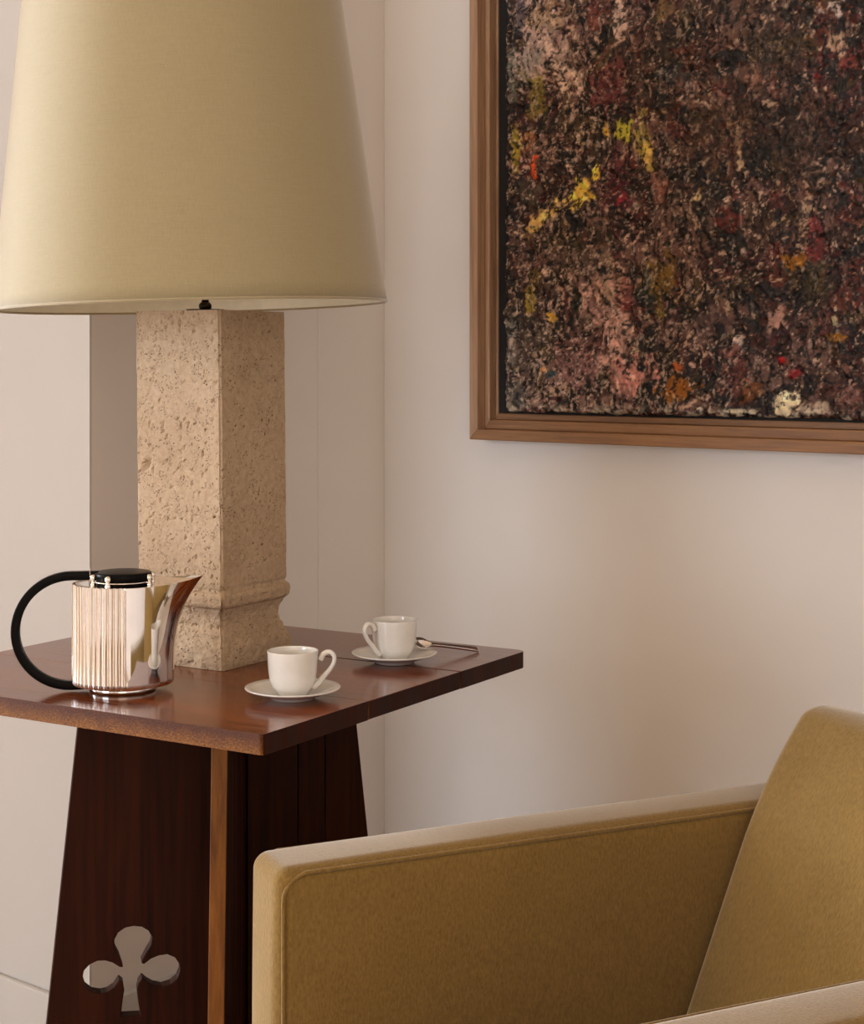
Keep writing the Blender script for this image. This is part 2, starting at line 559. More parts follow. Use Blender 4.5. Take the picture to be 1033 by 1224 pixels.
for i in range(3):
    a = xs[i] + (0.0006 if i else 0)
    if xs[i + 1] is None: lp = [(a, 0.0), (bhalf(0), 0.0), (bhalf(ZT), ZT), (a, ZT)]
    else: lp = [(a, 0), (xs[i + 1] - 0.0006, 0), (xs[i + 1] - 0.0006, ZT), (a, ZT)]
    o = link('board', board('board', 0, [lp]), M['board'], table)
    bevel(o, 0.0010, 2, 60)
# the board that points at the camera and its continuation behind
fl = [(-bhalf(0), 0.0), (-bhalf(0) + 0.07, 0.0), (-0.02, 0.12), (TH / 2, 0.14), (bhalf(0) - 0.07, 0.0), (bhalf(0), 0.0), (bhalf(ZT), ZT), (-bhalf(ZT), ZT)]
Rc = Matrix.Rotation(rad(TAB_T), 4, 'Z')
me = prism('cross_board', [fl], 0.034 - TH / 2, 0.034 + TH / 2, lambda u, v, t: Rc @ Vector((t, u, v)))
o = link('cross_board', me, [M['board'], M['strip']], table)
loc_front = (Rc.to_3x3() @ Vector((0, -1, 0)))
for p in me.polygons:
    if p.normal.dot(loc_front) > 0.8: p.material_index = 1
bevel(o, 0.0012, 2, 50)
o = link('cleat', box('cleat', -0.06, 0.20, -0.215, -0.175, ZT - 0.027, ZT), M['board'], table)
bevel(o, 0.002, 2)
o = link('cleat', box('cleat', -0.20, 0.20, 0.175, 0.215, ZT - 0.027, ZT), M['board'], table)
bevel(o, 0.002, 2)

# ------------------------------------------------------------------ table lamp
rng = np.random.default_rng(7)
def vnoise(x, y, seed):
    """smooth value noise on arrays"""
    r = np.random.default_rng(seed)
    tab = r.random((256, 256))
    xi, yi = np.floor(x).astype(int), np.floor(y).astype(int)
    fx, fy = x - xi, y - yi
    fx, fy = fx * fx * (3 - 2 * fx), fy * fy * (3 - 2 * fy)
    a = tab[xi % 256, yi % 256]; b = tab[(xi + 1) % 256, yi % 256]
    c = tab[xi % 256, (yi + 1) % 256]; d = tab[(xi + 1) % 256, (yi + 1) % 256]
    return (a * (1 - fx) + b * fx) * (1 - fy) + (c * (1 - fx) + d * fx) * fy
def fbm(x, y, seed, oct=4, gain=0.55):
    s = np.zeros_like(x, dtype=float); amp = 1.0; tot = 0.0
    for i in range(oct):
        s += amp * vnoise(x * 2 ** i + 17.3 * i, y * 2 ** i + 9.1 * i, seed + i); tot += amp; amp *= gain
    return s / tot

lamp_xy = Vector((-0.306, 2.348, TZ))
LAMP_RZ = -rad(TAB_T)
lamp = root('table_lamp', lamp_xy, LAMP_RZ, 'stone pillar table lamp with tall cream linen shade', 'lamp')

def stone_column():
    HH = 0.485
    # (height, half width)
    prof = [(0.0, .0770), (0.010, .0785), (0.022, .0782), (0.030, .0765), (0.036, .0735), (0.040, .0715), (0.047, .0705), (0.051, .0670), (0.058, .0655), (0.066, .0660),
            (0.073, .0680), (0.078, .0705), (0.0810, .0715), (0.083, .0755), (0.087, .0780), (0.096, .0788), (0.101, .0775), (0.104, .0740), (0.1065, .0722), (0.110, .0740), (0.113, .0745)]
    zs = [p[0] for p in prof]
    zz = np.concatenate([np.linspace(0, 0.115, 60), np.linspace(0.118, HH, 130)])
    hw = np.interp(zz, zs + [HH], [p[1] for p in prof] + [.0745])
    N = 48
    u = np.linspace(-1, 1, N + 1)[:-1]
    ring = np.concatenate([np.stack([u, -np.ones(N)], 1), np.stack([np.ones(N), u], 1), np.stack([-u, np.ones(N)], 1), np.stack([-np.ones(N), -u], 1)])
    nrm = np.concatenate([np.tile([0, -1], (N, 1)), np.tile([1, 0], (N, 1)), np.tile([0, 1], (N, 1)), np.tile([-1, 0], (N, 1))]).astype(float)
    # worn arrises
    c = np.minimum(np.abs(ring[:, 0]), np.abs(ring[:, 1]))
    K = len(ring)
    vs = np.zeros((len(zz), K, 3))
    per = np.arange(K) / N * 2.0
    for i, (z, h) in enumerate(zip(zz, hw)):
        rough = 0.0012 if z > 0.11 else 0.0026
        cut = np.clip((c - 0.955) / 0.045, 0, 1) ** 2 * (0.0012 + (0.004 if z < 0.11 else 0.0012) * vnoise(np.full(K, z * 60), np.floor(per / 2 + .5) * 7.0, 5))
        p2 = ring * h - np.sign(ring) * cut[:, None]
        d = (fbm(np.full(K, z * 70), per * 5.2, 11, 4) - 0.5) * 2 * rough
        d += -0.003 * np.clip(vnoise(np.full(K, z * 160), per * 12, 31) - 0.86, 0, 1) / 0.14
        p2 = p2 + nrm * d[:, None]
        vs[i, :, 0], vs[i, :, 1], vs[i, :, 2] = p2[:, 0], p2[:, 1], z
    # the big gouge on the front-left face
    front = (nrm[:, 1] < -0.5)
    for i, z in enumerate(zz):
        du = (ring[:, 0] * 0.0745 + 0.055); dz = z - 0.272
        a = du * 0.6 + dz * 0.8; b = -du * 0.8 + dz * 0.6
        gg = np.exp(-((a / 0.010) ** 2 + (b / 0.0045) ** 2)) * front
        vs[i, :, 1] += gg * 0.006
    # lean: the pillar stands a little out of true
    sh = math.tan(rad(0.5))
    dx, dy = -sh * math.cos(-LAMP_RZ), -sh * math.sin(-LAMP_RZ)
    vs[:, :, 0] += vs[:, :, 2] * dx
    vs[:, :, 1] += vs[:, :, 2] * dy
    V = vs.reshape(-1, 3)
    F = []
    for i in range(len(zz) - 1):
        for j in range(K):
            F.append((i * K + j, i * K + (j + 1) % K, (i + 1) * K + (j + 1) % K, (i + 1) * K + j))
    F.append(tuple(reversed(range(K))))
    F.append(tuple((len(zz) - 1) * K + j for j in range(K)))
    me = bpy.data.meshes.new('stone_column')
    me.from_pydata(V.tolist(), [], F)
    return me, HH, (dx, dy)
me, HH, (ldx, ldy) = stone_column()
link('stone_column', me, M['stone'], lamp)
topc = Vector((ldx * HH, ldy * HH, HH))
Ri = Matrix.Rotation(-LAMP_RZ, 3, 'Z')        # world directions into lamp space
def lw(x, y, z): return topc + Ri @ Vector((x, y, z))

plate_c = lw(-0.004, -0.030, 0)
me = lathe('mount_plate', [(0, 0), (0.026, 0), (0.027, 0.0012), (0.026, 0.0025), (0, 0.0025)], 40)
link('mount_plate', me, M['bronze'], lamp, plate_c, 0, True)
me = lathe('lock_nut', [(0, 0), (0.0065, 0), (0.0088, 0.002), (0.0088, 0.0065), (0.006, 0.010), (0, 0.010)], 24)
link('lock_nut', me, M['bronze'], lamp, plate_c + Vector((0, 0, 0.0025)), 0, True)
me = lathe('stem', [(0, 0), (0.005, 0), (0.005, 0.40), (0, 0.40)], 16)
link('stem', me, M['bronze'], lamp, plate_c, 0, True)
# shade: tilted with the harp it hangs on
SH = 0.52
R0, R1 = 0.2745, 0.2745 - 0.121 * SH
shade_c = Ri @ (Vector((-0.338, 2.36, 1.213)) - lamp_xy)
tilt = Matrix.Rotation(rad(1.62), 4, 'Y').inverted()       # in world: top goes to the left
shade_m = Matrix.Translation(shade_c) @ (Matrix.Rotation(-LAMP_RZ, 4, 'Z') @ tilt)
def shade_part(name, me, m):
    o = link(name, me, m, lamp, smooth=True)
    o.matrix_local = shade_m
    return o
prof = [(R0 + (R1 - R0) * i / 24, SH * i / 24) for i in range(25)]
o = shade_part('lamp_shade', lathe('lamp_shade', prof, 160), M['shade'])
sol = o.modifiers.new('thickness', 'SOLIDIFY'); sol.thickness = 0.0006; sol.offset = -1
lin_o = shade_part('added_shade_lining', lathe('added_shade_lining', [(r - 0.0014, z) for r, z in prof], 160), M['lining'])  # pale layer added to brighten the shade's inside by bounce
lin_o['label'] = 'added pale lining that brightens the inside'
def torus_prof(R, z, r, n=10): return [(R + r * math.cos(2 * math.pi * i / n), z + r * math.sin(2 * math.pi * i / n)) for i in range(n)]
shade_part('shade_rim', lathe('shade_rim', torus_prof(R0 - .0006, 0.0, 0.0018), 160, True), M['shade'])
shade_part('shade_rim', lathe('shade_rim', torus_prof(R1 - .0006, SH, 0.0018), 160, True), M['shade'])
shade_part('shade_hub', lathe('shade_hub', [(0, 0.375), (0.012, 0.375), (0.012, 0.381), (0, 0.381)], 24), M['bronze'])
for q in range(3):
    a = rad(90 + 120 * q)
    zz = 0.378
    Rq = R0 + (R1 - R0) * zz / SH - 0.001
    pth = [Vector((0.01 * math.cos(a), 0.01 * math.sin(a), zz)), Vector((Rq * math.cos(a), Rq * math.sin(a), zz))]
    shade_part('spider_arm', sweep('spider_arm', pth, circ(0.0018, 8), Vector((0, 0, 1))), M['bronze'])

# ------------------------------------------------------------------ coffee pot
POT = (-0.3917, 2.12, TZ)
POT_RZ = rad(8)
pot = root('coffee_pot', POT, POT_RZ, 'silver fluted coffee pot with black loop handle and black lid', 'coffee pot')
def pot_body():
    R, z0, z1 = 0.0635, 0.010, 0.136
    NA, NH = 960, 40
    a = np.linspace(-np.pi, np.pi, NA, endpoint=False)
    deg = np.abs(np.degrees(a))
    fl = np.where(deg > 84, np.abs(np.sin(np.radians((deg - 84) * 180 / 6.8571))), 0.0)   # 16 reeds a side
    fl = np.where(deg > 84, fl ** 0.8, 0)
    bumpf = np.clip(1 - deg / 52, 0, 1)
    b = bumpf ** 1.7
    rows = []
    hs = np.linspace(0, 1, NH)
    for h in hs:
        tip = 0.0645 + 0.0357 * h ** 3.3
        r = R + (tip - R) * b
        r = r + np.where(deg > 84, -0.0036 + 0.0037 * fl, 0)
        # soft lower edge
        e = max(0, 1 - h / 0.03)
        r = r - 0.0012 * e * e
        z = z0 + (z1 - z0) * h + 0.0065 * b * h ** 3
        rows.append(np.stack([r * np.cos(a), r * np.sin(a), z], 1))
    # top: thin lip, then shoulder in to the lid
    top = rows[-1]
    lip = top.copy(); lip[:, :2] *= 0.985; lip[:, 2] += 0.0004
    rows.append(lip)
    sh = []
    for f, dz in ((0.93, -0.0004), (0.78, -0.0006)):
        q = np.stack([R * f * np.cos(a), R * f * np.sin(a), np.full(NA, z1 + dz)], 1)
        if f == 0.93: q = q * (1 - b[:, None] * 0) + 0; q[:, :2] = q[:, :2] * (1 + (0.35 * b)[:, None]); q[:, 2] -= 0.004 * b
        rows.append(q)
    q = np.stack([0.034 * np.cos(a), 0.034 * np.sin(a), np.full(NA, z1 - 0.0006)], 1); rows.append(q)
    bot = np.stack([0.042 * np.cos(a), 0.042 * np.sin(a), np.full(NA, z0 - 0.0005)], 1)
    rows = [bot] + rows
    V = np.concatenate(rows)
    F = []
    for i in range(len(rows) - 1):
        o0, o1 = i * NA, (i + 1) * NA
        F += [(o0 + j, o0 + (j + 1) % NA, o1 + (j + 1) % NA, o1 + j) for j in range(NA)]
    F.append(tuple((len(rows) - 1) * NA + j for j in range(NA)))
    F.append(tuple(reversed(range(NA))))
    me = bpy.data.meshes.new('body')
    me.from_pydata(V.tolist(), [], F)
    return me
me = pot_body()
o = link('body', me, M['silver'], pot, smooth=True)
md = o.modifiers.new('edges', 'EDGE_SPLIT'); md.split_angle = rad(40)
link('foot', lathe('foot', [(0, 0), (0.041, 0), (0.0425, 0.0015), (0.0425, 0.005), (0.0405, 0.010), (0, 0.010)], 72), M['silver'], pot, smooth=True)
link('lid', lathe('lid', [(0, 0.133), (0.0335, 0.133), (0.0335, 0.1375), (0.0345, 0.139), (0.0360, 0.1415), (0.0362, 0.1478), (0.0352, 0.1492), (0.032, 0.1499), (0.02, 0.1506), (0, 0.1508)], 72), M['black'], pot, smooth=True)
# wire ring with ball pegs around the lid
link('wire_ring', lathe('wire_ring', torus_prof(0.0372, 0.1385, 0.0007, 8), 72, True), M['silver'], pot, smooth=True)
peg = lathe('ball_peg', [(0, 0.134), (0.0042, 0.134), (0.0036, 0.1365), (0.0022, 0.1385), (0.0026, 0.1402)] +
            [(0.0042 * math.sin(rad(t)), 0.1440 - 0.0042 * math.cos(rad(t))) for t in range(30, 181, 15)], 20)
for wa in (207, 252, 338, 27, 72, 158):
    a = rad(wa) - POT_RZ
    o = link('ball_peg', peg if wa == 207 else peg, M['silver'] if wa == 207 else [], pot, (0.0385 * math.cos(a), 0.0385 * math.sin(a), 0), 0, wa == 207)
# handle: C loop of black resin
pts = []
xc, zc, rr = -0.0640, 0.0765, 0.0690
pts.append(Vector((-0.030, 0, zc + rr)))
pts.append(Vector((-0.050, 0, zc + rr)))
for q in range(0, 33):
    t = rad(90 + 180 * q / 32)
    pts.append(Vector((xc + rr * 1.0 * math.cos(t), 0, zc + rr * math.sin(t))))
pts.append(Vector((-0.052, 0, zc - rr + 0.0005)))
pts.append(Vector((-0.038, 0, zc - rr + 0.001)))
me = sweep('handle', pts, rrect(0.0055, 0.0070, 0.0020), Vector((0, 1, 0)))
o = link('handle', me, M['black'], pot, smooth=True)
md = o.modifiers.new('edges', 'EDGE_SPLIT'); md.split_angle = rad(50)
o = link('hinge_pin', lathe('hinge_pin', [(0, 0), (0.0006, 0), (0.0006, 0.017), (0, 0.017)], 8), M['silver'], pot, (-0.0405, -0.0072, 0.1385), 0)

# ------------------------------------------------------------------ cups, saucers, spoon
def cup_mesh():
    outer = [(0, 0.0), (0.0185, 0.0), (0.0195, 0.0015), (0.0200, 0.003), (0.0225, 0.0055), (0.0262, 0.0115), (0.0287, 0.019), (0.0301, 0.028), (0.0308, 0.038), (0.0312, 0.0470), (0.0315, 0.0535)]
    rim = [(0.0314, 0.0543), (0.0305, 0.0543)]
    inner = [(0.0301, 0.0530), (0.0296, 0.045), (0.0290, 0.034), (0.0278, 0.022), (0.0250, 0.012), (0.020, 0.0065), (0.010, 0.0045), (0, 0.0042)]
    return lathe('cup_bowl', outer + rim + inner, 72)
def saucer_mesh():
    pr = [(0, 0.0015), (0.024, 0.0015), (0.0245, 0.0), (0.027, 0.0), (0.0285, 0.002), (0.040, 0.0062), (0.052, 0.0105), (0.0588, 0.0128), (0.0592, 0.0138), (0.0586, 0.0145),
          (0.052, 0.0130), (0.040, 0.0090), (0.030, 0.0062), (0.0255, 0.0055), (0.024, 0.0050), (0.012, 0.0048), (0, 0.0048)]
    return lathe('saucer', pr, 96)
def handle_mesh():
    pp = [(375, 821), (381, 815.5), (388, 807), (395, 799), (399.5, 791), (400, 784), (396.5, 779.3), (391.5, 778.8), (386.5, 782), (383.5, 788)]
    pts = catmull([((x - 350.5) / 968, 0, (829.0 - y) / 968) for x, y in pp], 6)
    n = len(pts)
    sc = [(1 + 0.15 * math.cos(i / n * 6.28), 1.2) for i in range(n)]
    return sweep('cup_handle', pts, circ(0.0032, 12), Vector((0, 1, 0)), sc)
CUP_Z = TZ + 0.0050
cup_me, sau_me, han_me = cup_mesh(), saucer_mesh(), handle_mesh()
for mm in (cup_me, sau_me, han_me):
    mm.materials.append(M['china'])
    mm.polygons.foreach_set('use_smooth', [True] * len(mm.polygons))
def place_cup(x, y, rz, l_cup, l_sau):
    s = link('saucer', sau_me, [], None, (x, y, TZ + 0.0001), 0)
    tag(s, l_sau, 'saucer', 'coffee saucers on the side table')
    c = root('coffee_cup', (x, y, CUP_Z), rz, l_cup, 'cup', 'coffee cups on the side table')
    link('cup_bowl', cup_me, [], c)
    link('cup_handle', han_me, [], c)
place_cup(-0.172, 2.066, rad(0), 'white porcelain cup with handle to the right, nearest the table corner', 'white saucer under the nearer cup, without a spoon')
place_cup(-0.052, 2.31, rad(219), 'white porcelain cup with handle to the left, beside the spoon', 'white saucer with a spoon leaning on its rim')

def spoon():
    a = Vector((-0.0135, 2.338, TZ + 0.0215)); b = Vector((0.0664, 2.392, TZ + 0.0036))
    d = (b - a); L = d.length
    # along x from bowl centre to tip of the handle
    prof = [(-0.014, .0010, .0007), (-0.013, .0052, .0007), (-0.009, .0092, .0008), (-0.002, .0110, .0009), (0.005, .0100, .0009), (0.010, .0066, .0011), (0.0135, .0036, .0015), (0.018, .0024, .0018),
            (0.035, .0022, .0018), (0.06, .0027, .0018), (0.085, .0036, .0017), (L - 0.002, .0044, .0014), (L, .0030, .0010)]
    bm = bmesh.new(); rings = []
    for x, w, t in prof:
        depth = 0.0058 * max(0, 1 - ((x + 0.001) / 0.0135) ** 2) if -0.0145 < x < 0.0125 else 0
        ring = []
        for s in (-1, -.66, -.33, 0, .33, .66, 1): ring.append(bm.verts.new((x, w * s, t - depth * (1 - s * s))))
        for s in (1, .66, .33, 0, -.33, -.66, -1): ring.append(bm.verts.new((x, w * s, -t - depth * (1 - s * s))))
        rings.append(ring)
    for r0, r1 in zip(rings, rings[1:]):
        for j in range(14): bm.faces.new((r0[j], r0[(j + 1) % 14], r1[(j + 1) % 14], r1[j]))
    bm.faces.new(rings[0]); bm.faces.new(rings[-1])
    o = link('coffee_spoon', from_bm('coffee_spoon', bm), M['steel'], None, a, 0, True)
    o.rotation_euler = (rad(38), math.asin(-d.z / L), math.atan2(d.y, d.x))
    tag(o, 'small steel spoon leaning from the far saucer onto the table', 'spoon')
spoon()

# ------------------------------------------------------------------ framed painting
# wall space: x along the wall, y into the wall, z up; origin at the frame's lower left on the wall
FX0, FX1, FZ0, FZ1 = -1.8875, -0.70, 0.9900, 2.20
paint_root = root('framed_painting', wpt(FX0, S2P, FZ0), RZ_W, 'thick impasto abstract painting in stepped walnut frame on wall', 'painting')
PW, PH = FX1 - FX0, FZ1 - FZ0
# three stepped mouldings: (inset at uprights, inset at rails) in to out, and how far each stands off the wall
steps = [((0.0, 0.0), (0.0185, 0.0195), 0.050), ((0.0185, 0.0195), (0.030, 0.0365), 0.028), ((0.030, 0.0365), (0.036, 0.0480), 0.010)]
for (iu, ir), (ju, jr), dep in steps:
    out = [(iu, ir), (PW - iu, ir), (PW - iu, PH - ir), (iu, PH - ir)]
    inn = [(ju, jr), (PW - ju, jr), (PW - ju, PH - jr), (ju, PH - jr)]
    for q in range(4):
        lp = [out[q], out[(q + 1) % 4], inn[(q + 1) % 4], inn[q]]
        me = prism('frame_moulding', [lp], -dep, -0.001, lambda u, v, t: Vector((u, t, v)))
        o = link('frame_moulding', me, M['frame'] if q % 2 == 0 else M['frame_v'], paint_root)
        bevel(o, 0.0015, 2, 50)
link('backing', box('backing', 0.02, PW - 0.02, -0.006, -0.001, 0.03, PH - 0.03), M['black_gap'], paint_root)

def canvas():
    cu0, cu1, cv0, cv1 = 0.0665, PW - 0.062, 0.0525, PH - 0.058
    step = 0.0021
    nu, nv = int((cu1 - cu0) / step), int((cv1 - cv0) / step)
    uu, vv = np.meshgrid(np.linspace(cu0, cu1, nu), np.linspace(cv0, cv1, nv), indexing='ij')
    U, V = uu - cu0, vv - cv0
    # --- relief
    wx = (fbm(U * 14, V * 14, 101, 3) - .5) * 0.05
    wy = (fbm(U * 14, V * 14, 131, 3) - .5) * 0.05
    a = fbm((U + wx) * 48, (V + wy) * 30, 201, 4, 0.6)
    r1 = 1 - np.abs(2 * fbm((U + wx) * 60 + (V + wy) * 18, (V + wy) * 26, 231, 3) - 1)
    r2 = 1 - np.abs(2 * fbm((U - wy) * 110, (V + wx) * 80 - U * 30, 261, 3) - 1)
    hgt = 0.016 * (a - 0.5) + 0.011 * (r1 - 0.75) + 0.008 * (r2 - 0.75) + 0.012 * (fbm(U * 9, V * 9, 291, 2) - .5)
    hgt += 0.0032 * (rng.random(U.shape) - .5)
    # --- colours (sRGB 0..255)
    def col(c): return np.array(c, float)
    dark = np.clip((U - 0.18) / 0.34, 0, 1)                       # the paint itself turns browner to the right
    dark = np.clip(dark + (fbm(U * 5, V * 5, 301, 3) - .5) * 0.9, 0, 1)[..., None]
    base = col((124, 96, 86)) * (1 - dark) + col((54, 34, 25)) * dark
    def blotch(scale, seed, thr, soft, c, amt=1.0, sy=1.0):
        nonlocal base
        n = fbm((U + wx) * scale, (V + wy) * scale * sy, seed, 4, 0.6)
        m = np.clip((n - thr) / soft, 0, 1)[..., None] * amt
        base = base * (1 - m) + col(c) * m
    blotch(16, 311, .50, .10, (66, 40, 36), .8)
    blotch(20, 321, .52, .08, (44, 30, 24), .85)
    blotch(24, 331, .56, .08, (70, 36, 30), .6)
    blotch(18, 341, .56, .08, (74, 62, 36), .6)
    blotch(30, 351, .54, .06, (30, 26, 24), .85)
    blotch(15, 361, .57, .06, (112, 84, 74), .7)
    blotch(22, 371, .64, .05, (92, 36, 34), .5)
    # flecks of pale paint, fewer to the right
    n1 = fbm(U * 150 + wx * 200, V * 95, 601, 3, 0.7)
    lim = 0.585 + 0.07 * dark[..., 0] - 0.05 * np.clip((fbm(U * 7, V * 7, 611, 2) - .5) * 3, -1, 1)
    m = np.clip((n1 - lim) / 0.08, 0, 1)[..., None] * 0.75
    tint = fbm(U * 20, V * 20, 621, 2)[..., None]
    fleck = col((216, 184, 166)) * tint + col((160, 134, 104)) * (1 - tint)
    base = base * (1 - m) + fleck * m
    n2 = fbm(U * 130, V * 110 + wy * 200, 641, 3, 0.7)
    m = np.clip((n2 - 0.575) / 0.06, 0, 1)[..., None] * 0.85
    base = base * (1 - m) + col((18, 12, 10)) * m
    def patch(u, v, ru, rv, rot, c, amt=0.9, seed=0, rag=1.35):
        nonlocal base, hgt
        ca, sa = math.cos(rad(rot)), math.sin(rad(rot))
        du, dv = U - u, V - v
        x = (du * ca + dv * sa) / ru; y = (-du * sa + dv * ca) / rv
        d = np.sqrt(x * x + y * y)
        n = fbm((U + wx) * 70, (V + wy) * 45, 400 + seed, 3, 0.65)
        m = np.clip((1.15 - d + (n - .5) * 2 * rag) / 0.35, 0, 1)[..., None] * amt
        streak = (0.72 + 0.56 * fbm(U * 120 + V * 40, V * 60, 500 + seed, 2))[..., None]
        base = base * (1 - m) + np.clip(col(c) * streak, 0, 255) * m
        hgt = hgt + m[..., 0] * 0.002
    for i, q in enumerate(PATCHES): patch(*q[:5], q[5], q[6], i * 3)
    n4 = fbm(U * 170 + wx * 150, V * 120, 661, 3, 0.7)
    m = np.clip((n4 - 0.60) / 0.05, 0, 1)[..., None] * 0.7
    base = base * (1 - m) + col((20, 14, 11)) * m
    n5 = fbm(U * 190, V * 130 + wy * 150, 671, 3, 0.7)
    m = np.clip((n5 - 0.635) / 0.05, 0, 1)[..., None] * 0.6 * (1 - 0.6 * dark)
    base = base * (1 - m) + col((214, 190, 172)) * m
    # pale crust along the lower edge
    n3 = fbm(U * 60, V * 90, 651, 3, 0.7)
    m = np.clip((0.022 - V) / 0.018, 0, 1) * np.clip((n3 - 0.50) / 0.1, 0, 1)
    base = base * (1 - m[..., None] * .8) + col((172, 160, 140)) * m[..., None] * .8
    base = (base - 56) * 1.30 + 58
    base = np.clip(base, 4, 250) / 255
    lin = np.where(base <= 0.04045, base / 12.92, ((base + 0.055) / 1.055) ** 2.4)
    # --- ragged soft edge
    ed = np.minimum(np.minimum(U, (cu1 - cu0) - U), np.minimum(V, (cv1 - cv0) - V))
    hgt = hgt - 0.006 * np.clip(1 - ed / 0.006, 0, 1) ** 2
    jag_u = (fbm(V * 60, U * 0 + 3, 701, 3) - .5) * 0.008 * np.clip(1 - U / 0.01, 0, 1)
    jag_v = (fbm(U * 60, V * 0 + 3, 711, 3) - .5) * 0.006 * np.clip(1 - V / 0.01, 0, 1)
    P = np.stack([uu + jag_u, -0.030 - hgt, vv + jag_v], -1).reshape(-1, 3)
    # skirt: the stretched sides
    idx = np.arange(nu * nv).reshape(nu, nv)
    quads = np.stack([idx[:-1, :-1], idx[1:, :-1], idx[1:, 1:], idx[:-1, 1:]], -1).reshape(-1, 4)
    loop = np.concatenate([idx[:, 0], idx[-1, 1:], idx[-2::-1, -1], idx[0, -2:0:-1]])
    sk = P[loop].copy(); sk[:, 1] = -0.004
    n0 = len(P); P = np.concatenate([P, sk]); K = len(loop)
    j = np.arange(K); j2 = (j + 1) % K
    sq = np.stack([loop[j], n0 + j, n0 + j2, loop[j2]], -1)
    quads = np.concatenate([quads, sq])
    me = bpy.data.meshes.new('canvas')
    me.vertices.add(len(P)); me.vertices.foreach_set('co', P.ravel())
    me.loops.add(quads.size); me.loops.foreach_set('vertex_index', quads.ravel())
    me.polygons.add(len(quads)); me.polygons.foreach_set('loop_start', np.arange(0, quads.size, 4)); me.polygons.foreach_set('loop_total', np.full(len(quads), 4))
    me.update(calc_edges=True); me.validate()
    at = me.color_attributes.new('paint', 'FLOAT_COLOR', 'POINT')
    cc = np.ones((len(P), 4)); cc[:n0, :3] = lin.reshape(-1, 3); cc[n0:, :3] = lin.reshape(-1, 3)[loop] * 0 + (0.02, 0.015, 0.012)
    at.data.foreach_set('color', cc.ravel())
    return me
